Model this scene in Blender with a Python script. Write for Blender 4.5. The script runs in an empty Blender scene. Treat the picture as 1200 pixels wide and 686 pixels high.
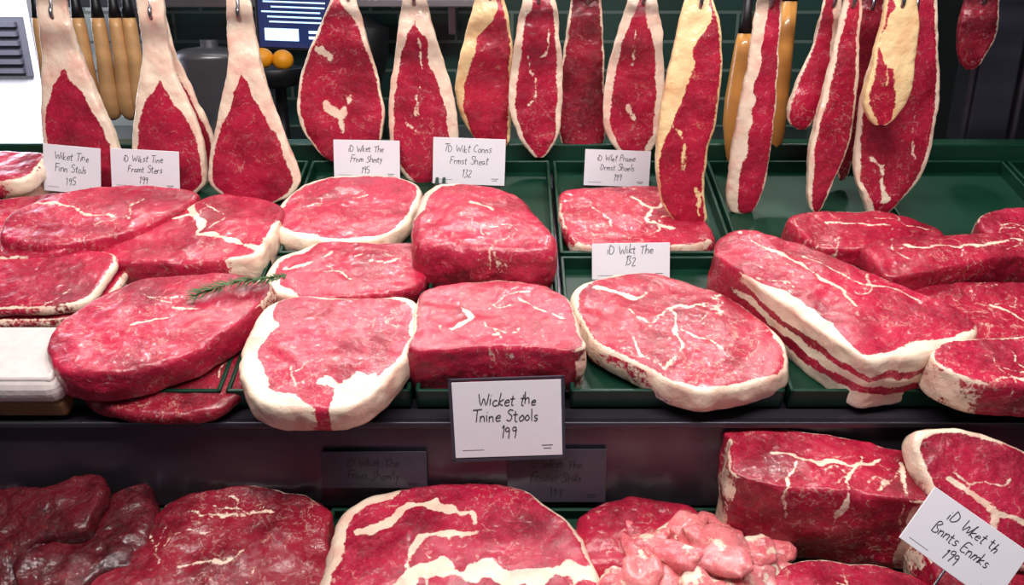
import bpy, math, random
import numpy as np
from mathutils import Matrix, Vector, Euler
sc=bpy.context.scene
try:
    sc.view_settings.view_transform='Standard'
    sc.view_settings.look='None'
except Exception: pass
rng=np.random.default_rng(5); random.seed(5)
TAB=rng.random((32,32,32))
# ------------------------------------------------------------------ noise
def vn(p,seed=0):
    p=p+seed*7.31
    i=np.floor(p).astype(int); f=p-i; f=f*f*(3-2*f); r=0
    for a in (0,1):
        for b in (0,1):
            for c in (0,1):
                w=(f[:,0] if a else 1-f[:,0])*(f[:,1] if b else 1-f[:,1])*(f[:,2] if c else 1-f[:,2])
                r=r+w*TAB[(i[:,0]+a)%32,(i[:,1]+b)%32,(i[:,2]+c)%32]
    return r
def fbm(p,s,seed=0,o=3):
    r=0;a=.5;t=0
    for k in range(o):
        r=r+a*vn(p*s*2**k,seed+k*3); t+=a; a*=.5
    return r/t
def sstep(e0,e1,x):
    t=np.clip((x-e0)/(e1-e0),0,1); return t*t*(3-2*t)
def catmull(P,n,closed=True):
    P=np.array(P,float); m=len(P)
    if closed: Q=np.vstack([P[-1],P,P[0],P[1]]); seg=m
    else: Q=np.vstack([2*P[0]-P[1],P,2*P[-1]-P[-2]]); seg=m-1
    out=[]
    for i in range(seg):
        p0,p1,p2,p3=Q[i],Q[i+1],Q[i+2],Q[i+3]
        t=np.linspace(0,1,24,endpoint=False)[:,None]
        out.append(.5*((2*p1)+(-p0+p2)*t+(2*p0-5*p1+4*p2-p3)*t*t+(-p0+3*p1-3*p2+p3)*t**3))
    C=np.vstack(out+([P[-1:]] if not closed else [P[:1]]))
    d=np.r_[0,np.cumsum(np.linalg.norm(np.diff(C[:,:2],axis=0),axis=1))]
    s=np.linspace(0,d[-1],n,endpoint=not closed)
    return np.stack([np.interp(s,d,C[:,k]) for k in range(P.shape[1])],1)
# ------------------------------------------------------------------ materials
def newmat(name):
    m=bpy.data.materials.new(name); m.use_nodes=True
    nt=m.node_tree; b=nt.nodes['Principled BSDF']; return m,nt,b
def N(nt,t,**k):
    n=nt.nodes.new(t)
    for a,v in k.items(): setattr(n,a,v)
    return n
def plain(name,col,rough=.5,metal=0,var=.12,scale=30,bump=0,coat=0,emit=0,trans=0,spec=.5):
    m,nt,b=newmat(name)
    tc=N(nt,'ShaderNodeTexCoord'); no=N(nt,'ShaderNodeTexNoise'); no.inputs['Scale'].default_value=scale; no.inputs['Detail'].default_value=4
    nt.links.new(tc.outputs['Object'],no.inputs['Vector'])
    mx=N(nt,'ShaderNodeMix',data_type='RGBA')
    mx.inputs[6].default_value=(*[c*(1-var) for c in col],1); mx.inputs[7].default_value=(*[min(1,c*(1+var)) for c in col],1)
    nt.links.new(no.outputs['Fac'],mx.inputs[0]); nt.links.new(mx.outputs[2],b.inputs['Base Color'])
    b.inputs['Roughness'].default_value=rough; b.inputs['Metallic'].default_value=metal
    b.inputs['Coat Weight'].default_value=coat; b.inputs['Specular IOR Level'].default_value=spec
    b.inputs['Transmission Weight'].default_value=trans
    if emit:
        b.inputs['Emission Color'].default_value=(*col,1); b.inputs['Emission Strength'].default_value=emit
    if bump:
        bp=N(nt,'ShaderNodeBump'); bp.inputs['Strength'].default_value=bump; bp.inputs['Distance'].default_value=.002
        nt.links.new(no.outputs['Fac'],bp.inputs['Height']); nt.links.new(bp.outputs[0],b.inputs['Normal'])
    return m
def meat(name,red=(.53,.013,.056),dark=(.19,.003,.016),pink=(.66,.060,.110),fat=(.87,.68,.53),fat2=(.82,.47,.37),marb=.45,bump=.42,vein=.45,coat=.85,sss=0,pk=.6):
    m,nt,b=newmat(name); L=nt.links.new
    tc=N(nt,'ShaderNodeTexCoord')
    oi=N(nt,'ShaderNodeObjectInfo'); va=N(nt,'ShaderNodeVectorMath',operation='ADD')
    cmb=N(nt,'ShaderNodeCombineXYZ'); mu=N(nt,'ShaderNodeMath',operation='MULTIPLY'); mu.inputs[1].default_value=7.
    L(oi.outputs['Random'],mu.inputs[0]); L(mu.outputs[0],cmb.inputs[0]); L(mu.outputs[0],cmb.inputs[1])
    L(tc.outputs['Object'],va.inputs[0]); L(cmb.outputs[0],va.inputs[1])
    at=N(nt,'ShaderNodeAttribute',attribute_name='fat')
    def noise(s,d=4,r=.5,dist=0):
        n=N(nt,'ShaderNodeTexNoise'); n.inputs['Scale'].default_value=s; n.inputs['Detail'].default_value=d
        n.inputs['Roughness'].default_value=r; n.inputs['Distortion'].default_value=dist
        L(va.outputs[0],n.inputs['Vector']); return n
    def math_(op,a,bb,c=None):
        n=N(nt,'ShaderNodeMath',operation=op)
        for i,v in enumerate((a,bb,c)):
            if v is None: continue
            if hasattr(v,'links') : L(v,n.inputs[i])
            else: n.inputs[i].default_value=v
        return n.outputs[0]
    def mapr(v,a,bb,c=0,d=1):
        n=N(nt,'ShaderNodeMapRange',interpolation_type='SMOOTHSTEP'); L(v,n.inputs[0])
        n.inputs[1].default_value=a;n.inputs[2].default_value=bb;n.inputs[3].default_value=c;n.inputs[4].default_value=d; return n.outputs[0]
    def mixc(fac,a,bb):
        n=N(nt,'ShaderNodeMix',data_type='RGBA'); L(fac,n.inputs[0])
        for i,v in ((6,a),(7,bb)):
            if hasattr(v,'links'): L(v,n.inputs[i])
            else: n.inputs[i].default_value=(*v,1)
        return n.outputs[2]
    n1=noise(190,6,.65); n2=noise(14,5,.62); n3=noise(120,6,.65,1.0); n4=noise(380,3,.6); n5=noise(30,6,.62,.8); n6=noise(7,2); n7=noise(34,3,.5); n8=noise(55,5,.7,.6)
    f=math_('ADD',at.outputs['Fac'],math_('MULTIPLY',math_('SUBTRACT',n1.outputs['Fac'],.5),1.4))
    f=mapr(f,.38,.66)
    dens=mapr(n2.outputs['Fac'],.36,.62,.25,1)
    mb=math_('MULTIPLY',mapr(n3.outputs['Fac'],.575,.70,0,marb),dens)
    rd=math_('ABSOLUTE',math_('SUBTRACT',n5.outputs['Fac'],.5),0)
    vv=math_('MULTIPLY',mapr(rd,.001,.010,vein,0),math_('MULTIPLY',mapr(n6.outputs['Fac'],.46,.60),mapr(n3.outputs['Fac'],.40,.55)))
    f2=math_('MAXIMUM',f,math_('MAXIMUM',mb,vv))
    lean=mixc(mapr(math_('ADD',math_('MULTIPLY',n2.outputs['Fac'],.75),math_('MULTIPLY',n4.outputs['Fac'],.45)),.40,.74),dark,red)
    lean=mixc(mapr(n8.outputs['Fac'],.50,.80,0,pk),lean,pink)
    fc=mixc(mapr(n7.outputs['Fac'],.42,.75),fat,fat2)
    L(mixc(f2,lean,fc),b.inputs['Base Color'])
    L(mapr(n3.outputs['Fac'],.3,.7,.34,.52),b.inputs['Roughness'])
    b.inputs['Specular IOR Level'].default_value=.26
    if sss:
        b.inputs['Subsurface Weight'].default_value=sss; b.inputs['Subsurface Radius'].default_value=(1,.4,.3); b.inputs['Subsurface Scale'].default_value=.01
    b.inputs['Coat Weight'].default_value=coat; b.inputs['Coat Roughness'].default_value=.11; b.inputs['Coat IOR'].default_value=1.45
    h=math_('ADD',math_('ADD',math_('MULTIPLY',n3.outputs['Fac'],.8),math_('MULTIPLY',n1.outputs['Fac'],.3)),math_('MULTIPLY',n7.outputs['Fac'],1.6))
    bp=N(nt,'ShaderNodeBump'); bp.inputs['Strength'].default_value=bump; bp.inputs['Distance'].default_value=.004
    L(h,bp.inputs['Height']); L(bp.outputs[0],b.inputs['Normal'])
    h2=math_('ADD',math_('MULTIPLY',n7.outputs['Fac'],2.2),math_('MULTIPLY',n3.outputs['Fac'],.35))
    b2=N(nt,'ShaderNodeBump'); b2.inputs['Strength'].default_value=.5; b2.inputs['Distance'].default_value=.004
    L(h2,b2.inputs['Height']); L(b2.outputs[0],b.inputs['Coat Normal'])
    return m
MEAT=meat('beef_fresh'); MEATD=meat('beef_aged',red=(.31,.008,.028),dark=(.09,.002,.007),pink=(.42,.03,.055),marb=.28)
MEATM=meat('beef_marbled',red=(.49,.012,.048),dark=(.17,.003,.013),marb=.6,vein=.65)
MEATH=meat('beef_hung',red=(.48,.010,.046),dark=(.20,.003,.016),pink=(.58,.04,.085),marb=.22,vein=.35,pk=.4,bump=.32)
MEATY=meat('beef_yellow_fat',red=(.48,.010,.042),dark=(.20,.003,.015),fat=(.87,.63,.33),fat2=(.81,.45,.22),marb=.22,pk=.4)
MEATP=meat('veal_pink',red=(.80,.22,.23),dark=(.60,.07,.10),pink=(.86,.42,.38),marb=.5,bump=.3,coat=1.,sss=.25)
DRY=meat('meat_cured',red=(.13,.004,.011),dark=(.018,.001,.003),pink=(.22,.01,.02),marb=.06,vein=.06,bump=.8)
GREEN=plain('green_plastic',(.003,.032,.017),.4,spec=.32)
STEEL=plain('brushed_steel',(.32,.31,.34),.3,1,bump=.05)
DSTEEL=plain('dark_steel',(.10,.09,.115),.3,.85,var=.3,scale=8)
BLACK=plain('black_plastic',(.008,.008,.010),.4)
CARD=plain('white_card',(.76,.72,.78),.6,var=.03,spec=.2)
DCARD=plain('reflected_tag_and_sleeve',(.045,.038,.055),.3,var=.1)  # dark tone paints dim reflections of tags; also colours the sleeve
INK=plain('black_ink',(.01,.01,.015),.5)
DINK=plain('reflected_tag_ink',(.015,.013,.022),.5)  # ink darkened to paint lettering in the tag reflections
WOOD=plain('beech_wood',(.66,.36,.15),.4,var=.3,scale=45,coat=.3)
WOOD2=plain('olive_wood',(.58,.26,.06),.3,var=.35,scale=30,coat=.5)
# ------------------------------------------------------------------ frames
AL=math.atan(.32)
DECK={'U':Vector((0,.893,1.029)),'L':Vector((0,.885,.885))}
def frame(pl,u,v,h=0,rot=(0,0,0)):
    o=DECK[pl]; R=Matrix.Rotation(AL,4,'X')
    return Matrix.Translation(o)@R@Matrix.Translation((u,v,h))@Euler([math.radians(a) for a in rot]).to_matrix().to_4x4()
def upright(x,y,z,yaw=0,lean=0,roll=0):
    return Matrix.Translation((x,y,z))@Matrix.Rotation(math.radians(yaw),4,'Z')@Matrix.Rotation(math.radians(90-lean),4,'X')@Matrix.Rotation(math.radians(roll),4,'Z')
def mkobj(name,verts,faces,mat,M,fat=None,smooth=True,parent=None):
    me=bpy.data.meshes.new(name); me.from_pydata(verts if isinstance(verts,list) else verts.tolist(),[],faces)
    if fat is not None:
        a=me.attributes.new('fat','FLOAT','POINT'); a.data.foreach_set('value',np.ascontiguousarray(fat,dtype=np.float32))
    if smooth: me.polygons.foreach_set('use_smooth',[True]*len(me.polygons))
    me.materials.append(mat); me.update()
    o=bpy.data.objects.new(name,me); sc.collection.objects.link(o); o.matrix_world=M
    if parent is not None:
        o.parent=parent; o.matrix_parent_inverse=parent.matrix_world.inverted()
    return o
# ------------------------------------------------------------------ slab of meat
def segdist(p,pts,w,nz):
    pts=np.array(pts)
    if len(pts)>2: pts=catmull(pts,20,False)
    best=np.full(len(p),9.)
    for a,b in zip(pts[:-1],pts[1:]):
        d=b-a; t=np.clip(((p-a)@d)/(d@d+1e-12),0,1); best=np.minimum(best,np.linalg.norm(p-a-t[:,None]*d,axis=1))
    ww=w*(-.25+1.7*nz)
    return np.clip(.5+(ww-best)/.006,0,1)
SEED=[0]
def slab(name,outline,w,d,h,M,mat=MEAT,rim=(),veins=(),lean=(),R=None,bulge=.002,amp=.0028,side=.003,n=210,K=52,parent=None,auto=2):
    SEED[0]+=1; sd=SEED[0]
    O=np.array(outline,float); O[:,1]*=-1
    mn,mx=O.min(0),O.max(0); O=(O-(mn+mx)/2)/(mx-mn)*np.array([w,d])
    O=catmull(O,n)
    x,y=O[:,0],O[:,1]; x2,y2=np.roll(x,-1),np.roll(y,-1); cr=x*y2-x2*y; A=cr.sum()/2
    c=np.array([((x+x2)*cr).sum(),((y+y2)*cr).sum()])/(6*A)
    if A<0: O=O[::-1]
    D=O-c; rad=np.linalg.norm(D,axis=1); Dn=D/rad[:,None]
    R=min(.006,h*.35) if R is None else R
    rows=[(k/K,R,h) for k in range(1,K+1)]
    rows+=[(1,R*(1-math.sin(a)),h-R*(1-math.cos(a))) for a in np.linspace(0,math.pi/2,7)[1:]]
    ns=max(4,int((h-2*R)/.003)); rows+=[(1,0,z) for z in np.linspace(h-R,R,ns)[1:]]
    rows+=[(1,R*(1-math.cos(a)),R*(1-math.sin(a))) for a in np.linspace(0,math.pi/2,5)[1:]]
    rows+=[(f,R,0) for f in (.6,.2)]
    V=[];F=[];E=[];TH=[]
    th=np.degrees(np.arctan2(Dn[:,1],Dn[:,0]))%360
    for f,off,z in rows:
        rr=np.maximum(rad-off,.001)*f + side*math.sin(math.pi*z/h)*(1 if f==1 else 0)*(1 if z<h else 0)
        p=np.column_stack([c+Dn*rr[:,None],np.full(n,z)])
        p[:,2]+=(bulge*(1-f*f) if z>=h else 0)
        V.append(p); E.append(rad-rr if z>h*.5 else np.zeros(n)); TH.append(th)
        if f==1 and z<h-R*.5: E[-1]=np.zeros(n)
    V=np.vstack(V+[np.array([[c[0],c[1],h+bulge],[c[0],c[1],0]])]); E=np.r_[np.concatenate(E),rad.mean(),0]; TH=np.r_[np.concatenate(TH),0,0]
    P0=V.copy()
    wz=np.clip(V[:,2]/h,0,1)
    V[:,2]+=(fbm(P0,22,sd)-.5)*2*amp*1.6*wz+(fbm(P0,90,sd+2)-.5)*.0018*wz
    outw=V[:,:2]-c; ol=np.linalg.norm(outw,axis=1)[:,None]+1e-6
    V[:,:2]+=outw/ol*(((fbm(P0,28,sd+9)-.5)*2*amp*1.8+(fbm(P0,80,sd+19)-.5)*.003)*np.clip(ol[:,0]/rad.mean(),0,1))[:,None]
    # fat
    wrp=(fbm(P0,30,sd+4)-.5); wr2=(fbm(P0,30,sd+14)-.5)
    W=np.zeros(len(V))
    for a,hs,wd in rim:
        da=np.abs((TH-a+180)%360-180); W=np.maximum(W,wd*1.2/1000*(1-sstep(hs*.6,hs,da) if hs<180 else 1))
    Wn=W*(.3+1.4*fbm(P0*np.array([1,1,.3]),26,sd+6))
    fat=np.where(W>.0008,np.clip(.5+(Wn-E+wrp*.004)/.006,0,1),0)
    sidev=(E<=0)&(P0[:,2]>0)
    fat=np.where(sidev,np.where(W>.001,np.clip(.42+W/.012+(fbm(P0*np.array([1,1,2.]),38,sd+31)-.5)*1.2,0,1),0),fat)
    q=P0[:,:2]+np.column_stack([wrp,wr2])*.026
    nz=fbm(P0,60,sd+21,2)
    allv=[(np.array(pts)*np.array([w/2,d/2]),wd) for pts,wd in veins]
    rs=random.Random(sd*17+3)
    for k in range(auto):
        a0=rs.uniform(0,2*math.pi); p=np.array([math.cos(a0)*.8*w/2,math.sin(a0)*.8*d/2])*rs.uniform(.3,1); dr_=rs.uniform(0,2*math.pi); pts=[p]
        for j in range(rs.randint(3,6)):
            dr_+=rs.uniform(-.8,.8); p=p+np.array([math.cos(dr_),math.sin(dr_)])*rs.uniform(.008,.016); pts.append(p)
        allv.append((np.array(pts),rs.uniform(.7,1.6)))
        if len(pts)>3:
            b0=pts[2]; d2=dr_+rs.choice((-1,1))*1.1
            allv.append((np.array([b0,b0+np.array([math.cos(d2),math.sin(d2)])*.012,b0+np.array([math.cos(d2+.4),math.sin(d2+.4)])*.024]),rs.uniform(.6,1.2)))
    for pp,wd in allv:
        t=segdist(q,pp,wd/1000,nz)
        fat=np.maximum(fat,t*np.clip((P0[:,2]/h-.3)*2,0,1))
    for z0,z1 in lean:
        zz=P0[:,2]/h+wrp*.3
        fat=np.where(sidev,fat*(1-sstep(z0-.04,z0+.04,zz)*(1-sstep(z1-.04,z1+.04,zz))),fat)
    nr=len(rows); F=[]
    for j in range(nr-1):
        a=j*n;b=a+n
        for i in range(n):
            k=(i+1)%n; F.append((a+i,b+i,b+k,a+k))
    ct,cb=nr*n,nr*n+1; l=(nr-1)*n
    for i in range(n):
        k=(i+1)%n; F.append((ct,i,k)); F.append((cb,l+k,l+i))
    return mkobj(name,V,F,mat,M,fat,parent=parent)
# ------------------------------------------------------------------ hanging cuts
def tube(name,pts,r,mat,parent=None,M=None,cyclic=False):
    cu=bpy.data.curves.new(name,'CURVE'); cu.dimensions='3D'; cu.bevel_depth=r; cu.bevel_resolution=3; cu.use_fill_caps=True
    s=cu.splines.new('POLY'); s.points.add(len(pts)-1); s.use_cyclic_u=cyclic
    for i,p in enumerate(pts): s.points[i].co=(*p,1)
    cu.materials.append(mat); o=bpy.data.objects.new(name,cu); sc.collection.objects.link(o)
    if M is not None: o.matrix_world=M
    if parent is not None: o.parent=parent; o.matrix_parent_inverse=parent.matrix_world.inverted()
    return o
def hung(name,x,y,ztop,s,rows,th=.022,mat=MEATH,yaw=0,veins=(),hookz=None):
    """rows: (down, left, right, fat_left, fat_right) in units of s; hung from a rail"""
    SEED[0]+=1; sd=SEED[0]
    r=np.array(rows,float); cx=(r[:,1].min()+r[:,2].max())/2
    r[:,1:3]-=cx
    C=catmull(np.column_stack([r[:,0]*1.0,r[:,1:3],r[:,3:5]]),170,False)
    nr=len(C); m=96; V=[];U=[]
    ph=np.linspace(0,2*math.pi,m,endpoint=False)
    cs,sn=np.cos(ph),np.sin(ph)
    ux=np.sign(cs)*np.abs(cs)**.75; uz=np.sign(sn)*np.abs(sn)**.42
    for q in C:
        dn,xl,xr,fl,fr=q; hw=max(.4,(xr-xl)/2); c=(xl+xr)/2
        tz=min(th,hw*s*.75)*min(1,.45+(q[0]-C[0,0])/60)
        V.append(np.column_stack([(c+hw*ux)*s,np.full(m,-dn*s),uz*tz*.5]))
        dl=(hw*ux+hw)*s; dr=(hw-hw*ux)*s
        U.append(np.column_stack([dl,dr,np.full(m,fl*s),np.full(m,fr*s)]))
    V=np.vstack(V);U=np.vstack(U);P0=V.copy()
    nzz=fbm(P0,30,sd)
    V[:,2]+=(nzz-.5)*.008*np.sign(P0[:,2]); V[:,0]+=(fbm(P0,35,sd+3)-.5)*.006; V[:,2]+=(fbm(P0,90,sd+5)-.5)*.0015
    w1=fbm(P0,30,sd+7)
    fl=U[:,2]*(.55+1.4*w1); fr=U[:,3]*(.55+1.4*fbm(P0,30,sd+8))
    fat=np.maximum(np.where(fl>.0008,np.clip(.5+(fl-U[:,0])/.006,0,1),0),np.where(fr>.0008,np.clip(.5+(fr-U[:,1])/.006,0,1),0))
    qq=P0[:,:2]+np.column_stack([w1-.5,nzz-.5])*.024; n2=fbm(P0,60,sd+11,2)
    for pts,wd in veins:
        pp=(np.array(pts,float)-[cx,0])*s*np.array([1,-1]); fat=np.maximum(fat,segdist(qq,pp,wd/1000,n2))
    F=[]
    for j in range(nr-1):
        a=j*m;b=a+m
        for i in range(m):
            k=(i+1)%m; F.append((a+i,a+k,b+k,b+i))
    F.append(tuple(range(m-1,-1,-1))); F.append(tuple((nr-1)*m+i for i in range(m)))
    M=Matrix.Translation((x,y,ztop))@Matrix.Rotation(math.radians(yaw),4,'Z')@Matrix.Rotation(math.pi/2,4,'X')
    o=mkobj(name,V,F,mat,M,fat)
    tx=(C[0,1]+C[0,2])/2*s; tz=-C[0,0]*s if hookz is None else hookz
    pts=[]
    for a in np.linspace(-200,60,16):
        A=math.radians(a); pts.append((tx,tz-.018+.011*math.sin(A),.011*math.cos(A)))
    top=1.552-ztop
    pts+= [(tx,tz+.01,.004),(tx,top-.02,.0)]
    for a in np.linspace(0,200,12):
        A=math.radians(a); pts.append((tx,top+.011*math.sin(A),-.011+.011*math.cos(A)))
    tube('hook',pts,.0028,STEEL,parent=o,M=M)
    return o
# ------------------------------------------------------------------ boxes helper
def boxes(name,bl,mat,M=Matrix(),bevel=.0,parent=None):
    V=[];F=[]
    for (cx,cy,cz),(sx,sy,sz) in bl:
        b=len(V)
        for dz in (-.5,.5):
            for dx,dy in ((-.5,-.5),(.5,-.5),(.5,.5),(-.5,.5)): V.append((cx+dx*sx,cy+dy*sy,cz+dz*sz))
        F+=[tuple(b+i for i in q) for q in ((3,2,1,0),(4,5,6,7),(0,1,5,4),(1,2,6,5),(2,3,7,6),(3,0,4,7))]
    o=mkobj(name,V,F,mat,M,smooth=False,parent=parent)
    if bevel:
        md=o.modifiers.new('bev','BEVEL'); md.width=bevel; md.segments=4
    return o
def lathe(name,prof,mat,M,n=32,parent=None):
    V=[];F=[]
    for z,r in prof:
        for i in range(n): V.append((r*math.cos(2*math.pi*i/n),r*math.sin(2*math.pi*i/n),z))
    for j in range(len(prof)-1):
        for i in range(n):
            k=(i+1)%n; F.append((j*n+i,j*n+k,(j+1)*n+k,(j+1)*n+i))
    F.append(tuple(range(n-1,-1,-1))); F.append(tuple((len(prof)-1)*n+i for i in range(n)))
    return mkobj(name,V,F,mat,M,parent=parent)
def empty(name,loc):
    o=bpy.data.objects.new(name,None); sc.collection.objects.link(o); o.location=loc; bpy.context.view_layer.update(); return o
# ------------------------------------------------------------------ room
TILE,nt,b=newmat('green_wall_tile')
tc=N(nt,'ShaderNodeTexCoord'); mp=N(nt,'ShaderNodeMapping'); mp.inputs['Rotation'].default_value=(math.pi/2,0,0)
br=N(nt,'ShaderNodeTexBrick'); br.inputs['Scale'].default_value=1; br.inputs['Brick Width'].default_value=.15; br.inputs['Row Height'].default_value=.075
br.inputs['Mortar Size'].default_value=.004; br.inputs['Color1'].default_value=(.026,.07,.058,1); br.inputs['Color2'].default_value=(.016,.046,.038,1); br.inputs['Mortar'].default_value=(.12,.17,.15,1)
nt.links.new(tc.outputs['Object'],mp.inputs[0]); nt.links.new(mp.outputs[0],br.inputs['Vector']); nt.links.new(br.outputs['Color'],b.inputs['Base Color']); b.inputs['Roughness'].default_value=.25
TILEW=TILE.copy(); TILEW.name='pale_wall_tile'
for n_ in TILEW.node_tree.nodes:
    if n_.type=='TEX_BRICK':
        n_.inputs['Color1'].default_value=(.62,.68,.66,1); n_.inputs['Color2'].default_value=(.55,.62,.59,1); n_.inputs['Mortar'].default_value=(.25,.3,.28,1)
PLASTER=plain('painted_plaster',(.10,.10,.11),.8); CONC=plain('grey_floor',(.16,.155,.15),.6,var=.25,scale=6)
boxes('wall_back',[((.9,2.42,1.4),(3.6,.08,2.8)),((-2.35,2.42,1.4),(1.1,.08,2.8)),((-1.425,2.42,.5),(1.05,.08,1.0)),((-1.425,2.42,2.35),(1.05,.08,.9)),((-1.0,2.42,1.45),(.2,.08,.9))],TILE)
boxes('wall_tiling',[((-1.1,2.37,1.5),(.3,.02,1.1))],TILEW)
boxes('wall_right',[((2.7,.9,1.4),(.08,3.0,2.8))],PLASTER)
boxes('wall_left',[((-2.9,.9,1.4),(.08,3.0,2.8))],PLASTER)
boxes('floor',[((0,1.5,-.05),(7,8,.1))],CONC)
boxes('ceiling',[((0,1.2,2.85),(6,2.6,.1))],PLASTER)
WF=plain('window_frame_paint',(.45,.48,.47),.4)
boxes('window_1',[((-1.90,2.42,1.45),(.05,.1,.9)),((-1.26,2.42,1.45),(.04,.1,.9)),((-1.58,2.42,1.9),(.68,.1,.04)),((-1.58,2.40,1.01),(.68,.16,.05)),((-1.5,2.42,1.45),(.025,.06,.9))],WF,bevel=.004)
BR=plain('pale_render',(.80,.80,.86),.7); LV=plain('dark_louvre',(.06,.06,.08),.6)
sb=boxes('street_building',[((-2.6,5.2,1.2),(3.2,.4,2.4))],BR)
boxes('louvre_shutter',[((-3.0,4.96,1.03+i*.05),(.5,.06,.025)) for i in range(6)]+[((-3.0,4.98,1.16),(.55,.03,.32))],LV,parent=sb)
# ------------------------------------------------------------------ counter
cnt=empty('display_counter',(0,1.1,.5))
UD=frame('U',0,0)
boxes('upper_deck',[((0,.285,-.012),(2.3,.60,.016))],DSTEEL,UD,parent=cnt)
boxes('front_fascia',[((0,.889,.962),(2.3,.012,.118)),((0,.884,1.018),(2.3,.02,.008))],DSTEEL,bevel=.002,parent=cnt)
boxes('lower_deck',[((0,-.2,-.012),(2.3,.42,.016))],BLACK,frame('L',0,0),parent=cnt)
boxes('counter_body',[((0,1.2,.44),(2.3,.6,.84)),((0,.69,.37),(2.3,.42,.70)),((0,1.46,.98),(2.3,.03,.46))],DSTEEL,parent=cnt)
boxes('front_kerb',[((0,.475,.76),(2.3,.02,.12))],STEEL,bevel=.004,parent=cnt)
boxes('back_ledge',[((0,1.452,1.218),(2.3,.05,.055))],GREEN,bevel=.004,parent=cnt)
divs=[-1.04,-.80,-.565,-.335,-.115,.065,.32,.58,.82,1.06]
for i in range(len(divs)-1):
    for v0,v1 in ((.004,.275),(.283,.55)):
        a,b_=divs[i]+.003,divs[i+1]-.003; t=.005; H=.026
        boxes('meat_tray',[(((a+b_)/2,(v0+v1)/2,.003),(b_-a,v1-v0,.006)),((a+t/2,(v0+v1)/2,H/2),(t,v1-v0,H)),((b_-t/2,(v0+v1)/2,H/2),(t,v1-v0,H)),
          (((a+b_)/2,v0+t/2,H/2),(b_-a,t,H)),(((a+b_)/2,v1-t/2,H/2),(b_-a,t,H))],GREEN,UD,bevel=.0015)
for i,a in enumerate((-.82,-.5,-.22,.12,.29,.62)):
    bb=(-.5,-.22,.12,.29,.62,.9)[i]; H=.022;t=.005;v0,v1=-.21,-.004
    boxes('meat_tray',[(((a+bb)/2,(v0+v1)/2,.003),(bb-a-.006,v1-v0,.006)),((a+.005,(v0+v1)/2,H/2),(t,v1-v0,H)),((bb-.005,(v0+v1)/2,H/2),(t,v1-v0,H)),
      (((a+bb)/2,v0,H/2),(bb-a-.006,t,H)),(((a+bb)/2,v1,H/2),(bb-a-.006,t,H))],GREEN,frame('L',0,0),bevel=.0015)
# ------------------------------------------------------------------ steaks, upper deck
fr=frame
slab('beef_steak',[(0,232),(50,224),(100,232),(110,250),(100,290),(60,300),(0,298),(-30,280),(-30,240)],.18,.168,.03,fr('U',-.677,.311,.03),rim=[(200,100,5),(60,50,3)],veins=[([(.1,.9),(.5,.3),(.9,.2)],4)])
slab('beef_steak',[(0,232),(50,224),(100,232),(110,250),(100,290),(60,300),(0,298),(-30,280),(-30,240)],.19,.17,.028,fr('U',-.687,.311,.001),rim=[(250,60,3)])
slab('beef_steak',[(70,235),(130,223),(200,224),(218,232),(205,250),(160,280),(100,295),(40,292),(25,270),(40,250)],.238,.163,.036,fr('U',-.590,.325,.030,(0,4,0)),rim=[(170,40,3)],veins=[([(-.9,.2),(-.4,.1),(-.1,-.1),(.2,-.1)],4)])
slab('beef_steak',[(-30,190),(20,188),(28,205),(20,225),(-30,228)],.13,.095,.04,fr('U',-.80,.45,.005),rim=[(0,60,4)])
slab('beef_steak',[(-30,190),(20,188),(28,205),(20,225),(-30,228)],.13,.095,.03,fr('U',-.79,.44,.047),rim=[(0,60,4)])
slab('beef_steak',[(190,250),(225,228),(260,226),(310,235),(322,255),(318,290),(300,302),(230,305),(150,302),(133,285),(160,268)],.231,.175,.044,fr('U',-.452,.312,.006),rim=[(340,40,6)],veins=[([(-.25,.8),(-.1,.4),(.1,.05),(.1,-.25),(.5,-.35),(1.,-.75)],9),([(-.1,.4),(-.6,.2)],3),([(.2,-.1),(.3,.3)],2)])
for k,(dx,hh,dd) in enumerate(((0,.001,.10),(.004,.019,.095),(-.004,.037,.09))):
    slab('beef_slice',[(-30,305),(60,300),(125,305),(132,325),(120,342),(50,345),(-30,345)],.19,dd+.04,.016,fr('U',-.625+dx,.19,hh),rim=[(0,50,2.5),(270,60,1.5)],R=.006,amp=.002)
slab('beef_joint',[(62,395),(75,370),(115,340),(160,326),(240,325),(290,332),(295,350),(270,385),(230,415),(170,435),(110,438),(75,420)],.237,.185,.046,fr('U',-.423,.078,.026),rim=[(60,60,1.5)],veins=[([(-.2,-.1),(.1,.0)],2),([(.1,.3),(.4,.2)],2.5)],auto=1)
slab('beef_joint',[(85,430),(120,400),(270,400),(275,430),(260,460),(200,470),(110,460)],.20,.16,.022,fr('U',-.410,.050,.002),mat=MEATD)
slab('beef_sirloin_steak',[(323,258),(330,232),(355,212),(400,205),(450,206),(485,218),(490,235),(478,262),(450,280),(390,283),(345,278)],.212,.185,.034,fr('U',-.247,.387,.006),rim=[(0,180,5),(215,50,9)],veins=[([(.1,.2),(.3,.3)],1.5)],auto=1)
slab('beef_sirloin_steak',[(320,310),(345,295),(380,286),(440,288),(495,290),(500,315),(490,335),(440,345),(370,347),(328,340)],.210,.125,.034,fr('U',-.222,.226,.008),rim=[(180,55,11),(90,50,3)],veins=[([(-.8,0),(-.5,.1),(-.3,.5)],5),([(.1,.3),(.2,.4)],2)])
slab('beef_sirloin_steak',[(285,420),(298,380),(325,362),(400,360),(470,362),(487,385),(478,430),(440,470),(380,482),(315,468)],.203,.185,.040,fr('U',-.213,.034,.026,(3,0,0)),rim=[(200,75,20),(0,70,9),(110,50,4),(300,22,34)],veins=[([(0,-.6),(.3,-.7),(.55,-.5)],9)],amp=.003,auto=1)
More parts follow.
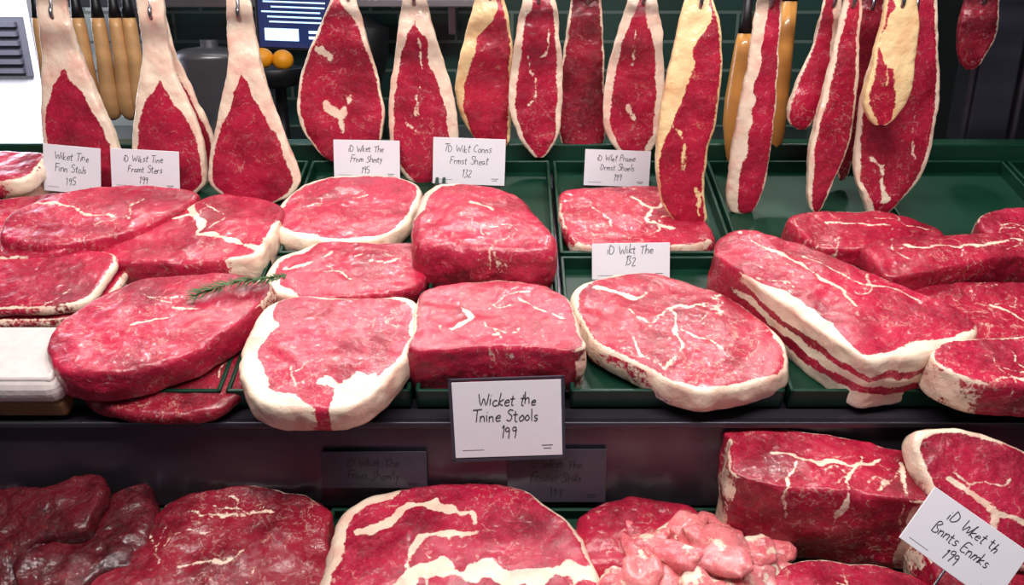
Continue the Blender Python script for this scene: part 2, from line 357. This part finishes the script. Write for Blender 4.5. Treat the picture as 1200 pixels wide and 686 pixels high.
slab('beef_topside_joint',[(487,235),(505,213),(560,212),(610,225),(645,262),(648,285),(600,290),(540,285),(490,275)],.185,.18,.085,fr('U',-.040,.285,.004),rim=[(140,40,12)],veins=[([(-.2,.2),(.1,.1)],3)],R=.018,bulge=.008,amp=.004)
slab('beef_topside_joint',[(487,385),(495,345),(560,332),(620,334),(665,352),(678,390),(675,408),(600,406),(540,408),(488,408)],.197,.13,.070,fr('U',-.018,.088,.005),rim=[(80,60,3),(0,40,3),(185,30,3)],veins=[([(-.6,-.5),(-.3,-.2),(-.4,.2)],4.5),([(.3,.4),(.8,-.2)],4),([(.1,.5),(.4,.6)],3)],amp=.003,auto=3)
slab('beef_rump_steak',[(655,245),(665,222),(720,218),(790,220),(825,232),(830,262),(825,285),(740,290),(670,285)],.215,.165,.03,fr('U',.180,.37,.006),rim=[(270,70,2),(180,30,2)],veins=[([(.0,.5),(.3,.1),(.5,.3)],3.5),([(.3,.1),(.2,-.3),(.5,-.5)],3.5),([(-.5,.2),(-.3,-.4)],2)],mat=MEATM)
slab('beef_ribeye_steak',[(676,350),(700,330),(750,320),(800,325),(850,345),(890,375),(910,410),(900,435),(850,450),(790,455),(740,430),(690,400)],.246,.222,.036,fr('U',.203,.095,.012),rim=[(0,180,2.4),(310,60,6),(140,30,6)],
  veins=[([(-.75,.65),(-.45,.5),(-.25,.6)],8),([(0,.3),(-.05,-.1),(0,-.35),(-.15,-.7)],2.6),([(0,-.1),(.3,-.3),(.5,-.6)],2.3),([(0,.3),(.3,.4),(.5,.2)],2.7),([(0,.3),(-.3,.1),(-.5,.2)],2.3),([(.3,.4),(.5,.55)],2.),([(-.15,-.7),(-.4,-.5),(-.5,-.2)],1.6)],mat=MEATM)
slab('pork_belly_slab',[(862,280),(900,268),(960,285),(1040,325),(1118,368),(1120,392),(1070,408),(1010,418),(970,412),(905,350),(855,305)],.268,.262,.076,fr('U',.404,.130,.004),rim=[(215,60,15),(300,40,12),(60,60,3)],lean=[(.28,.44),(.60,.72)],veins=[([(-.2,.5),(.2,.1),(.7,-.2)],2),([(-.7,.9),(-.3,.4),(.1,-.3)],4)],amp=.003,side=.001)
slab('beef_rib_joint',[(945,262),(960,252),(1050,250),(1100,262),(1108,278),(1060,288),(970,288)],.20,.09,.052,fr('U',.50,.30,.004),rim=[(90,60,3)],veins=[([(-.5,.2),(.3,.1)],2.5)],mat=MEATM)
slab('beef_rib_joint',[(1000,300),(1005,280),(1100,276),(1230,285),(1230,305),(1120,310),(1010,320)],.257,.085,.066,fr('U',.600,.215,.010,(0,0,6)),rim=[(90,80,3)],veins=[([(-.6,.4),(0,.2),(.6,.3)],3)],mat=MEATM)
slab('beef_rump_joint',[(1060,350),(1110,335),(1230,338),(1230,405),(1130,410),(1075,380)],.20,.14,.05,fr('U',.60,.105,.004),rim=[(300,40,3)],veins=[([(0,.3),(.5,-.4)],3)],mat=MEATM)
slab('beef_rib_joint',[(1152,262),(1180,250),(1230,252),(1230,285),(1160,284)],.11,.08,.04,fr('U',.735,.33,.004),rim=[(120,60,2)])
slab('beef_rump_joint',[(1083,430),(1110,413),(1230,412),(1230,450),(1120,448)],.17,.075,.05,fr('U',.555,-.004,.03),rim=[(90,90,4),(180,40,3)],veins=[([(-.3,-.8),(.4,-.5)],3)])
slab('beef_sirloin_steak',[(1058,480),(1080,462),(1130,468),(1200,500),(1240,530),(1240,600),(1180,612),(1110,590),(1070,540)],.18,.15,.035,Matrix.Translation((.525,.80,.965))@Euler((math.radians(52),0,0)).to_matrix().to_4x4(),rim=[(0,180,2.5),(130,60,5)],veins=[([(-.7,.3),(-.3,-.1),(.0,-.3),(.4,-.5)],6),([(-.2,-.1),(-.3,-.5)],3)])
# ------------------------------------------------------------------ lower deck
slab('beef_brisket_slab',[(112,690),(160,600),(200,570),(250,560),(330,565),(372,590),(378,620),(370,720),(110,720)],.262,.19,.04,fr('L',-.338,-.085,.008),mat=MEATD,rim=[(90,60,1.2)],veins=[([(-.3,.6),(.1,.5),(.5,.6)],2),([(-.2,-.2),(.3,0)],2)],amp=.005,auto=4)
slab('beef_ribeye_steak',[(390,660),(395,610),(440,580),(520,567),(600,570),(660,605),(692,650),(690,720),(560,735),(400,725)],.285,.19,.052,fr('L',-.058,-.088,.008),rim=[(170,50,12),(60,40,2.5),(20,40,5)],veins=[([(-.8,.2),(-.4,.55),(0,.55),(.1,.4)],9),([(-.45,-.9),(-.35,-.4),(0,-.3),(.5,-.4),(1,-.3)],15),([(-.4,-.3),(-.3,.1),(.1,.2)],6)],R=.012,bulge=.006)
slab('beef_topside_joint',[(857,530),(862,512),(950,510),(1060,528),(1088,555),(1085,585),(960,582),(860,572)],.222,.10,.115,fr('L',.358,-.025,.008,(-4,0,-4)),rim=[(90,60,3.5),(0,40,3),(180,20,2)],veins=[([(-.6,.1),(0,-.1),(.5,.1)],4),([(.0,-1),(.2,0)],4),([(.6,-1),(.7,0)],4),([(-.5,-1),(-.4,0)],3)],amp=.004,mat=MEATM)
slab('beef_rump_steak',[(912,670),(950,645),(1030,650),(1085,675),(1085,720),(912,720)],.17,.09,.05,fr('L',.362,-.145,.008),rim=[(90,60,2)])
slab('beef_rump_joint',[(1050,600),(1100,575),(1230,575),(1230,720),(1060,720)],.19,.16,.07,fr('L',.545,-.09,.008),rim=[(150,50,2)],veins=[([(-.6,0),(0,-.2)],3)])
slab('beef_rump_steak',[(683,610),(700,590),(760,578),(820,590),(840,620),(820,650),(690,650)],.16,.10,.048,fr('L',.158,-.055,.008),mat=MEATM,amp=.006,R=.02,rim=[(90,50,2)])
def blobs(name,items,mat,M,seed,fatlev=.35,rough=.9):
    V=[];F=[];A=[]
    n,m=44,30
    for k,(x,y,z,a,b_,c_,rz) in enumerate(items):
        base=sum(len(v) for v in V)
        th=np.linspace(0,2*math.pi,n,endpoint=False); ph=np.linspace(.05,math.pi-.05,m)
        T,Pp=np.meshgrid(th,ph); p=np.column_stack([(np.cos(T)*np.sin(Pp)).ravel(),(np.sin(T)*np.sin(Pp)).ravel(),np.cos(Pp).ravel()])
        p=np.sign(p)*np.abs(p)**.6
        q=p*np.array([a,b_,c_]); q=q*(1+(fbm(q+k*.37,1.5/max(a,b_),seed+k)-.5)*rough)[:,None]
        q+=p*((fbm(q+k,60,seed+k)-.5)*.01)[:,None]
        tl_=(TAB[k%32,3,5]-.5)*1.2; q=np.column_stack([q[:,0]*math.cos(tl_)+q[:,2]*math.sin(tl_),q[:,1],-q[:,0]*math.sin(tl_)+q[:,2]*math.cos(tl_)])
        cz,sz=math.cos(rz),math.sin(rz); q=np.column_stack([q[:,0]*cz-q[:,1]*sz+x,q[:,0]*sz+q[:,1]*cz+y,q[:,2]+z])
        V.append(q); A.append(np.clip(.5+(fbm(q,45,seed+k*5)-(1-fatlev))*3,0,.8))
        for j in range(m-1):
            for i in range(n):
                kk=(i+1)%n; F.append((base+j*n+i,base+(j+1)*n+i,base+(j+1)*n+kk,base+j*n+kk))
        F.append(tuple(base+i for i in range(n))); F.append(tuple(base+(m-1)*n+i for i in range(n-1,-1,-1)))
    return mkobj(name,np.vstack(V),F,mat,M,np.concatenate(A))
its=[]
r=random.random
for k in range(40):
    x=(r()-.5)*.19; y=(r()-.5)*.13; z=.022+.045*max(0,1-(x/.11)**2-(y/.085)**2)*(.5+r()*.5)
    its.append((x,y,z,.020+r()*.018,.013+r()*.010,.007+r()*.008,r()*3))
blobs('diced_veal_pile',its,MEATP,fr('L',.197,-.118,.008),3,.40)
cp=empty('cured_beef_pile',tuple(frame('L',-.545,-.08,.01).translation))
OC=[(0,20),(12,4),(40,2),(60,9),(90,5),(100,25),(88,48),(60,46),(40,54),(10,48)]
for (u,v,h,w_,d_,t_,rr) in ((-.49,-.055,.004,.16,.13,.045,(0,0,10)),(-.61,-.06,.004,.17,.14,.040,(0,0,-15)),(-.55,-.045,.040,.17,.10,.024,(5,-6,15)),(-.59,-.10,.036,.16,.09,.022,(3,8,-12)),(-.475,-.10,.034,.13,.08,.022,(-4,8,30)),(-.53,-.14,.010,.18,.09,.034,(0,0,5))):
    slab('piece',OC,w_,d_,t_,fr('L',u,v,h,rr),mat=DRY,amp=.0065,R=t_*.30,side=.002,n=150,K=40,parent=cp,auto=0)
# ------------------------------------------------------------------ hanging cuts
hung('hanging_lamb_shoulder',-.684,1.36,1.4747,.00133,[(-8,66,92,20,20),(0,62,95,20,20),(40,60,98,24,24),(80,54,106,18,18),(120,46,118,8,9),(160,41,128,5,7),(195,40,132,4,7),(212,48,125,5,6),(225,62,108,6,6)],hookz=.0)
hung('hanging_lamb_shoulder',-.541,1.345,1.475,.00131,[(-8,174,201,20,20),(0,171,203,20,20),(50,171,201,20,20),(90,163,207,18,14),(130,150,220,8,8),(170,143,228,5,6),(205,146,228,4,5),(222,158,215,5,5),(232,172,200,5,5)],hookz=.0)
hung('hanging_lamb_shoulder',-.528,1.40,1.474,.00136,[(-10,182,200,12,12),(30,182,206,12,12),(70,185,215,6,8),(110,190,228,2,5),(150,196,242,2,4),(180,200,246,2,4),(205,200,238,2,4),(215,208,226,2,2)])
hung('hanging_lamb_shoulder',-.404,1.32,1.4754,.00129,[(-10,280,300,20,20),(0,276,303,20,20),(30,274,305,20,20),(65,271,308,20,20),(100,262,314,15,15),(140,248,326,8,9),(180,236,337,5,8),(208,231,343,5,8),(226,245,330,6,8),(236,268,308,6,6)],hookz=.0)
hung('hanging_beef_cut',-.277,1.40,1.474,.00136,[(-20,405,432,4,20),(0,398,428,3,15),(30,383,435,3,4),(60,366,441,3,3),(90,355,448,3,2),(120,350,452,4,2),(150,356,450,4,2),(175,372,438,2,0),(188,392,422,0,0)],veins=[([(385,120),(405,130),(415,110)],7),([(405,130),(400,150)],5),([(380,50),(395,65)],4)])
hung('hanging_beef_cut',-.143,1.385,1.4742,.00135,[(-15,482,505,14,14),(0,480,508,14,14),(25,475,513,12,14),(60,468,523,7,12),(100,461,534,6,11),(130,457,540,6,10),(165,458,540,6,9),(192,466,530,5,9),(208,478,514,5,6),(214,488,504,5,5)],veins=[([(500,40),(498,90),(494,130)],3),([(480,140),(495,150)],4)])
hung('hanging_rib_cut',-.045,1.43,1.4733,.0014,[(-20,562,590,22,4),(0,558,592,20,3),(40,546,600,16,3),(80,537,602,11,3),(110,535,602,6,3),(140,545,600,3,3),(160,560,598,0,3),(170,572,590,0,0)],mat=MEATY,th=.03)
hung('hanging_beef_cut',.039,1.40,1.474,.00136,[(-15,615,645,8,5),(0,612,650,8,5),(40,604,655,8,5),(80,598,659,7,5),(120,597,660,6,5),(150,605,657,5,4),(172,620,646,4,2),(181,628,638,2,2)],veins=[([(620,60),(628,90),(622,120)],4),([(640,30),(636,60)],3)])
hung('hanging_beef_cut',.115,1.44,1.473,.0014,[(-15,672,700,2,2),(0,668,702,2,2),(50,660,706,2,2),(90,655,708,1,2),(130,652,712,1,2),(165,660,710,1,1),(182,668,700,0,0),(191,680,692,0,0)],mat=MEATD)
hung('hanging_beef_cut',.195,1.39,1.474,.00136,[(-15,730,758,8,12),(0,726,760,8,12),(40,715,768,7,12),(80,706,773,7,12),(120,703,775,7,10),(150,708,772,6,9),(172,722,762,5,7),(181,733,748,4,4)],veins=[([(735,120),(738,135)],5),([(738,30),(735,70)],2)])
hung('hanging_rib_cut',.248,1.22,1.4773,.00119,[(-15,800,825,24,3),(0,795,828,24,3),(40,788,838,22,3),(80,780,842,20,3),(115,775,842,16,3),(145,772,840,9,3),(180,772,834,3,3),(210,775,832,2,3),(235,782,835,2,3),(256,797,838,2,3),(265,808,828,2,2)],mat=MEATY,th=.035,veins=[([(790,140),(810,160),(800,200)],3),([(820,220),(825,250)],3)])
hung('hanging_flank_strip',.361,1.29,1.476,.00126,[(-15,880,905,8,2),(0,877,906,10,2),(60,874,908,11,2),(120,868,910,12,2),(180,864,910,12,2),(225,862,905,12,2),(244,867,898,10,2),(250,875,890,8,2)])
hung('hanging_flank_strip',.455,1.33,1.475,.0013,[(-15,945,960,1,5),(0,942,962,1,6),(50,935,962,1,6),(90,922,960,1,6),(120,915,955,1,5),(138,918,945,1,4),(146,928,938,1,1)])
hung('hanging_flank_strip',.473,1.27,1.476,.00124,[(-15,972,988,2,4),(0,970,990,3,4),(60,965,996,4,4),(120,957,1000,4,4),(170,951,998,4,3),(210,953,985,4,2),(238,958,978,3,2),(247,964,972,2,2)])
hung('hanging_flank_strip',.517,1.20,1.4776,.00117,[(-15,1020,1045,2,18),(0,1016,1050,2,20),(40,1012,1058,2,26),(80,1008,1060,3,26),(110,1005,1058,4,18),(133,1015,1045,5,6),(141,1022,1035,3,3)],veins=[([(1030,60),(1025,95)],3)],mat=MEATY)
hung('hanging_beef_cut',.560,1.255,1.4766,.00122,[(-10,1035,1080,2,4),(0,1030,1082,3,4),(50,1022,1092,4,4),(100,1013,1102,4,5),(150,1012,1103,4,5),(200,1016,1099,5,5),(232,1030,1078,5,4),(255,1042,1062,5,3),(263,1047,1057,3,3)],veins=[([(1030,180),(1050,200),(1055,230)],5),([(1070,120),(1085,180)],3)])
hung('hanging_flank_strip',.535,1.36,1.4747,.00133,[(-10,990,1018,1,3),(60,986,1018,1,3),(120,980,1014,1,3),(170,984,1010,1,2),(200,992,1005,1,1),(208,996,1000,0,0)],mat=MEATD)
hung('hanging_beef_cut',.745,1.43,1.473,.0014,[(-15,1092,1125,0,2),(0,1090,1128,0,2),(40,1088,1130,0,2),(66,1096,1122,0,2),(76,1104,1114,0,0)],mat=MEATD)
# rails
cnt2=empty('hanging_rail',(0,1.35,1.55))
for yy in (1.20,1.27,1.33,1.40):
    tube('bar',[(-1.1,yy-.011,1.552),(1.1,yy-.011,1.552)],.006,STEEL,parent=cnt2)
for xx in (-1.08,1.08):
    tube('bracket',[(xx,1.18,1.552),(xx,1.45,1.552),(xx,1.45,1.2)],.01,STEEL,parent=cnt2)
# wooden-handled tools
def tool(x,y,z0,s,prof,mat,top):
    e=lathe('wooden_handled_steel',[(-a*s,r*s) for a,r in prof][::-1],mat,Matrix.Translation((x,y,z0)))
    M=Matrix.Translation((x,y,z0))
    lathe('ferrule',[(-prof[0][0]*s-.002,prof[0][1]*s*1.05),(-prof[0][0]*s+.02,prof[0][1]*s*.8),(top,.003)],BLACK,M,20,parent=e)
P1=[(18,7),(30,8),(60,8.5),(90,10),(112,11.5),(126,10.5),(133,7),(136,2)]
tu=empty('utensil_rail',(-.83,1.75,1.56)); tube('bar',[(-1.0,1.75,1.56),(-.68,1.75,1.56)],.006,STEEL,parent=tu); tube('arm',[(-1.0,1.75,1.56),(-1.0,2.36,1.56)],.006,STEEL,parent=tu); tube('arm_2',[(-.68,1.75,1.56),(-.68,2.36,1.56)],.006,STEEL,parent=tu)
for xx in (-.925,-.848,-.809,-.775,-.748): tool(xx,1.75,1.4674,.0017,P1,WOOD,.09)
P2=[(35,8),(50,11),(80,14),(110,17),(140,17),(165,13),(180,10),(192,5),(194,2)]
tool(.372,1.42,1.4735,.00138,P2,WOOD2,.075); tool(.443,1.44,1.4735,.00138,[(0,9),(40,10),(100,11),(150,11),(175,9),(182,3)],WOOD2,.075)
# ------------------------------------------------------------------ background fittings
bc=empty('back_counter',(-.4,2.1,.6))
boxes('cabinet',[((-.42,2.14,.55),(2.76,.38,1.1))],DSTEEL,parent=bc,bevel=.004)
boxes('worktop',[((-.42,2.12,1.115),(2.76,.44,.03))],STEEL,parent=bc,bevel=.003)
boxes('wall_shelf',[((-.55,2.2,1.455),(.95,.28,.02)),((-.95,2.3,1.41),(.02,.1,.07)),((-.15,2.3,1.41),(.02,.1,.07))],STEEL,bevel=.003)
SCR=plain('screen_glass',(.010,.018,.07),.15,emit=1.0)
TXT=plain('screen_text',(.45,.70,.95),.5,emit=1.6)
sn=empty('menu_screen',(-.468,1.98,1.484))
MS=upright(-.468,1.98,1.484,roll=-2)
boxes('bezel',[((0,0,-.012),(.196,.26,.018))],BLACK,MS,parent=sn,bevel=.003); boxes('panel',[((0,0,.0),(.180,.245,.004))],SCR,MS,parent=sn)
tl=[((-.01+random.uniform(-.008,.01),.10-i*.0105,.003),(random.uniform(.09,.14),.0030,.001)) for i in range(17)]
boxes('menu_text',tl+[((-.040,-.095,.003),(.075,.026,.001)),((.045,-.100,.003),(.05,.006,.001)),((.045,-.088,.003),(.05,.006,.001))],TXT,MS,parent=sn)
tube('bracket',[(-.468,2.0,1.6),(-.468,2.36,1.75)],.01,BLACK,parent=sn)
ORG=plain('orange_peel',(.85,.33,.01),.45,var=.1,scale=90,bump=.4)
fb=empty('fruit_bowl',(-.515,1.9,1.31))
for i,(ox,oz) in enumerate(((-.537,1.346),(-.494,1.342))):
    lathe('orange_%d'%(i+1),[(.022*math.cos(a)*.97,.0225*math.sin(a)+.0003) for a in np.linspace(math.pi,0,20)],ORG,Matrix.Translation((ox,1.9,oz)),parent=fb)
lathe('bowl',[(-.04,.03),(-.035,.05),(.0,.062),(.002,.06),(-.03,.046)],BLACK,Matrix.Translation((-.515,1.9,1.325)),parent=fb)
lathe('stand',[(0,.05),(.01,.045),(.02,.015),(.15,.015),(.16,.03)],BLACK,Matrix.Translation((-.515,1.93,1.13)),parent=fb)
CAN=plain('grey_canister',(.2,.2,.22),.35,.6)
lathe('storage_canister',[(0,.075),(.005,.08),(.2,.08),(.205,.083),(.215,.083),(.225,.06),(.23,.02),(.245,.02)],CAN,Matrix.Translation((-.70,2.05,1.13)))
lathe('coffee_grinder',[(0,.06),(.01,.065),(.12,.045),(.14,.05),(.2,.07),(.27,.075),(.28,.05),(.3,.02)],BLACK,Matrix.Translation((-.36,2.07,1.13)))
boxes('steel_column',[((.845,1.56,1.2),(.075,.075,2.4)),((.80,1.54,1.2),(.012,.05,2.4)),((.890,1.54,1.2),(.012,.05,2.4))],DSTEEL,bevel=.006)
boxes('refrigerator_cabinet',[((1.35,2.1,1.15),(.7,.45,2.3)),((1.02,1.87,1.3),(.02,.02,1.2))],BLACK,bevel=.01)
# ------------------------------------------------------------------ price tags, painted tag reflections, hand lettering
G={'W':(.85,[[(0,1),(.2,0),(.4,.7),(.6,0),(.8,1)]]),'i':(.18,[[(0,.5),(.03,0)],[(.03,.72),(.05,.76)]]),'c':(.42,[[(.35,.42),(.2,.5),(0,.25),(.15,0),(.38,.08)]]),
'k':(.42,[[(0,1),(0,0)],[(.3,.5),(0,.22),(.32,0)]]),'e':(.45,[[(0,.26),(.35,.3),(.22,.5),(.02,.3),(.1,.02),(.38,.06)]]),'t':(.34,[[(.1,.85),(.1,.05),(.25,0)],[(-.08,.55),(.28,.58)]]),
'h':(.42,[[(0,1),(0,0)],[(0,.3),(.18,.5),(.3,.38),(.3,0)]]),'T':(.55,[[(-.05,.95),(.6,1)],[(.28,.98),(.25,0)]]),'n':(.44,[[(0,.5),(0,0)],[(0,.3),(.18,.5),(.3,.38),(.32,0)]]),
'S':(.55,[[(.45,.9),(.2,1),(.05,.75),(.4,.4),(.3,0),(0,.1)]]),'o':(.45,[[(.2,.5),(0,.25),(.15,0),(.36,.2),(.2,.5)]]),'l':(.18,[[(0,1),(.05,0)]]),'s':(.38,[[(.28,.45),(.1,.5),(.05,.3),(.28,.18),(.15,0),(0,.05)]]),
'F':(.5,[[(0,1),(0,0)],[(0,1),(.45,.98)],[(0,.55),(.35,.55)]]),'P':(.5,[[(0,0),(0,1),(.35,.95),(.4,.65),(.0,.5)]]),'D':(.6,[[(0,1),(.02,0),(.4,.2),(.42,.7),(0,1)]]),'r':(.33,[[(0,.5),(0,0)],[(0,.3),(.15,.5),(.28,.42)]]),
'C':(.55,[[(.45,.85),(.25,1),(0,.6),(.1,.1),(.45,.08)]]),'B':(.55,[[(0,0),(0,1),(.35,.9),(.05,.55),(.42,.3),(.3,0),(0,0)]]),'E':(.5,[[(.42,1),(0,.95),(0,0),(.42,.03)],[(0,.5),(.33,.52)]]),
'a':(.45,[[(.32,.45),(.1,.48),(0,.2),(.15,0),(.32,.3),(.36,0)]]),'1':(.25,[[(0,.8),(.12,1),(.12,0)]]),'9':(.48,[[(.35,.75),(.15,.6),(.02,.8),(.2,1),(.35,.8),(.3,0)]]),'5':(.48,[[(.38,1),(.08,1),(.05,.6),(.35,.5),(.3,.05),(0,.05)]]),
'2':(.48,[[(.02,.8),(.2,1),(.35,.75),(0,0),(.4,.03)]]),'3':(.48,[[(.02,.95),(.3,.95),(.15,.55),(.35,.3),(.1,0),(0,.1)]]),' ':(.35,[]),'m':(.6,[[(0,.5),(0,0)],[(0,.3),(.14,.5),(.24,.35),(.24,0)],[(.24,.3),(.38,.5),(.5,.35),(.5,0)]]),'y':(.4,[[(0,.5),(.15,.1)],[(.32,.5),(.05,-.35)]])}
def lettering(lines,w,h,M,parent,mat,size,lw):
    cu=bpy.data.curves.new('lettering','CURVE'); cu.dimensions='3D'; cu.bevel_depth=lw; cu.bevel_resolution=1
    rnd=random.Random(len(lines[0][0]))
    for (txt,yy) in lines:
        L=sum(G.get(c,G['n'])[0]+.04 for c in txt)*size; x=-L/2+rnd.uniform(-.04,.04)*w
        for c in txt:
            adv,st=G.get(c,G['n']); jy=rnd.uniform(-.08,.08)*size; js=rnd.uniform(.88,1.1); sl=rnd.uniform(.05,.25)
            for s_ in st:
                pts=np.array(s_)*size*js
                if len(pts)>2: pts=catmull(pts,14,False)
                sp=cu.splines.new('POLY'); sp.points.add(len(pts)-1)
                for i,p in enumerate(pts): sp.points[i].co=(x+p[0]+p[1]*sl,yy*h+p[1]+jy,0,1)
            x+=(adv+.04)*size
    cu.materials.append(mat); o=bpy.data.objects.new('lettering',cu); sc.collection.objects.link(o)
    o.matrix_world=M@Matrix.Translation((0,0,.0010)); o.parent=parent; o.matrix_parent_inverse=parent.matrix_world.inverted()
def tag(M,w,h,lines,size,mat=CARD,ink=INK,lw=.00045,stake=True,sleeve=False):
    o=boxes('price_tag',[((0,0,0),(w,h,.0016))],mat,M,bevel=.0005)
    lettering(lines,w,h,M,o,ink,size,lw)
    boxes('fine_print',[((w*.36,-h*.36,.0009),(w*.10,.0009,.0002)),((w*.36,-h*.40,.0009),(w*.07,.0008,.0002)),((-w*.33,-h*.40,.0009),(w*.2,.0005,.0002))],ink,M,parent=o)
    if stake:
        tube('stake',[(0,h*.1,-.003),(0,-h*.5-.03,-.003)],.0014,STEEL,parent=o,M=M)
    if sleeve:
        boxes('sleeve',[((-w/2-.002,0,0),(.003,h+.008,.003)),((w/2+.002,0,0),(.003,h+.008,.003)),((0,-h/2-.003,0),(w+.007,.003,.003)),((0,h/2+.003,0),(w+.007,.002,.003))],DCARD,M,parent=o)
l3=lambda a,b_,c: [(a,.20),(b_,-.06),(c,-.34)]
tag(upright(-.68,1.305,1.2275,lean=8,roll=-5),.088,.072,l3('Wiket Tine','Finn Stals','195'),.0115)
tag(upright(-.565,1.30,1.2275,lean=8,roll=-3),.105,.062,l3('iD Wikst Tine','Framt Sters','199'),.0105)
tag(upright(-.233,1.36,1.232,lean=8,roll=-1),.106,.062,l3('iD Wket The','Frnm Shmty','195'),.0105)
tag(upright(-.069,1.36,1.229,lean=8,roll=-2),.116,.074,l3('TD Wikt Conns','Frmst Sheat','132'),.012)
tag(upright(.170,1.365,1.217,lean=8,roll=-2),.106,.058,l3('iD Wlet Prame','Drmst Shoels','199'),.010)
tag(upright(.165,1.128,1.136,lean=12,roll=1),.108,.050,[('iD Wikt The',.20),('132',-.12)],.0125)
tag(upright(-.005,.868,1.030,lean=4,roll=2),.124,.094,[('Wicket the',.19),('Tnine Stools',-.02),('199',-.25)],.0145,lw=.00055,stake=False,sleeve=True)
tag(upright(.442,.70,.982,yaw=-8,lean=28,roll=-33),.104,.062,[('iD Wket th',.18),('Bnnts Enmks',-.10),('199',-.36)],.0115)
tag(upright(-.163,.876,.958,lean=3),.125,.048,[('iD Wket The',.1),('Frnm Shomty',-.25)],.0115,DCARD,DINK,stake=False)  # dark card standing in for a tag's reflection in the metal
tag(upright(.053,.876,.950,lean=3),.117,.07,[('iD Wket The',.15),('Frnmst Stals',-.1),('199',-.38)],.0115,DCARD,DINK,stake=False)  # second painted reflection, built as a dim card
# ------------------------------------------------------------------ tub and rosemary
PL=plain('frosted_plastic',(.72,.62,.60),.16,coat=.9,var=.2,scale=50,bump=.8); SP=plain('brown_spice',(.20,.09,.04),.8,var=.5,scale=300)
TM=fr('U',-.572,.035,.0); tb=empty('plastic_tub',TM.translation)
boxes('spice_fill',[((0,0,.014),(.120,.10,.024))],SP,TM,.006,tb)
boxes('body',[((0,0,.040),(.128,.108,.036))],PL,TM,.016,tb)
boxes('lid',[((0,0,.055),(.112,.092,.010))],PL,TM,.0045,tb)
GR=plain('rosemary_green',(.035,.10,.02),.5,var=.4,scale=100)
RM=fr('U',-.335,.135,.078,(0,0,24)); V=[];F=[]
stem=[(-.055+.11*t,.004*math.sin(t*5),.004+.003*math.sin(t*3)) for t in np.linspace(0,1,24)]
for i,p in enumerate(stem):
    for k in range(7):
        a=random.uniform(0,2*math.pi); L=random.uniform(.012,.020)*(1-.35*i/24); d=Vector((-.7+random.uniform(-.25,.25),math.cos(a)*.7,math.sin(a)*.4)).normalized()
        s_=d.cross(Vector((0,0,1))).normalized()*.0011; up=Vector((0,0,.0006)); b=len(V); q=Vector(p)
        for w_ in (q-s_*.6,q+s_*.6,q+d*L*.5+s_,q+d*L*.5-s_,q+d*L,q+d*L*.5+up): V.append(tuple(w_))
        F+=[(b,b+1,b+5),(b+1,b+2,b+5),(b+2,b+4,b+5),(b+4,b+3,b+5),(b+3,b,b+5),(b,b+3,b+2,b+1),(b+2,b+3,b+4)]
ro=mkobj('rosemary_sprig',V,F,GR,RM,smooth=False); tube('stem',stem,.0012,GR,parent=ro,M=RM)
# ------------------------------------------------------------------ lights
w=bpy.data.worlds.new('World'); sc.world=w; w.use_nodes=True
bg=w.node_tree.nodes['Background']; bg.inputs[0].default_value=(.80,.85,1,1); bg.inputs[1].default_value=.16
def area(name,loc,target,sx,sy,e,col):
    l=bpy.data.lights.new(name,'AREA'); l.shape='RECTANGLE'; l.size=sx; l.size_y=sy; l.energy=e; l.color=col
    o=bpy.data.objects.new(name,l); sc.collection.objects.link(o); o.location=loc
    o.rotation_euler=(Vector(target)-Vector(loc)).to_track_quat('-Z','Y').to_euler(); return o
area('tube_light',(0,.45,2.15),(0,1.2,1.15),1.5,.12,25,(1,.96,.92))
area('tube_light',(0,1.75,2.45),(0,1.15,1.1),1.7,.04,5,(1,.97,.95))
area('window_light',(-1.55,2.3,1.5),(-.3,1.2,1.2),.6,.8,10,(.85,.85,1))
area('facade_fill',(-2.5,3.6,2.6),(-2.6,5.2,1.2),1.5,1.5,220,(.92,.93,1))  # unseen fill added outdoors to brighten the building behind the window
for i,(xx,yy) in enumerate(((-.85,1.50),(-.5,1.75),(-.2,1.50),(.1,1.80),(.4,1.50),(.75,1.75))):  # unseen spots added overhead to put glints on the meat
    l=bpy.data.lights.new('sparkle_spot','SPOT'); l.energy=17; l.spot_size=math.radians(80); l.spot_blend=.6; l.shadow_soft_size=.03; l.color=(1,.96,.93)
    o=bpy.data.objects.new('sparkle_spot',l); sc.collection.objects.link(o); o.location=(xx,yy,2.30)
    o.rotation_euler=(Vector((xx*.9,1.0,1.05))-o.location).to_track_quat('-Z','Y').to_euler()
# ------------------------------------------------------------------ camera
cd=bpy.data.cameras.new('camera'); cam=bpy.data.objects.new('camera',cd); sc.collection.objects.link(cam)
cam.location=(0,0,1.5); cam.rotation_euler=(math.radians(70),0,0); cd.sensor_width=36; cd.lens=30; cd.clip_start=.02
sc.camera=cam
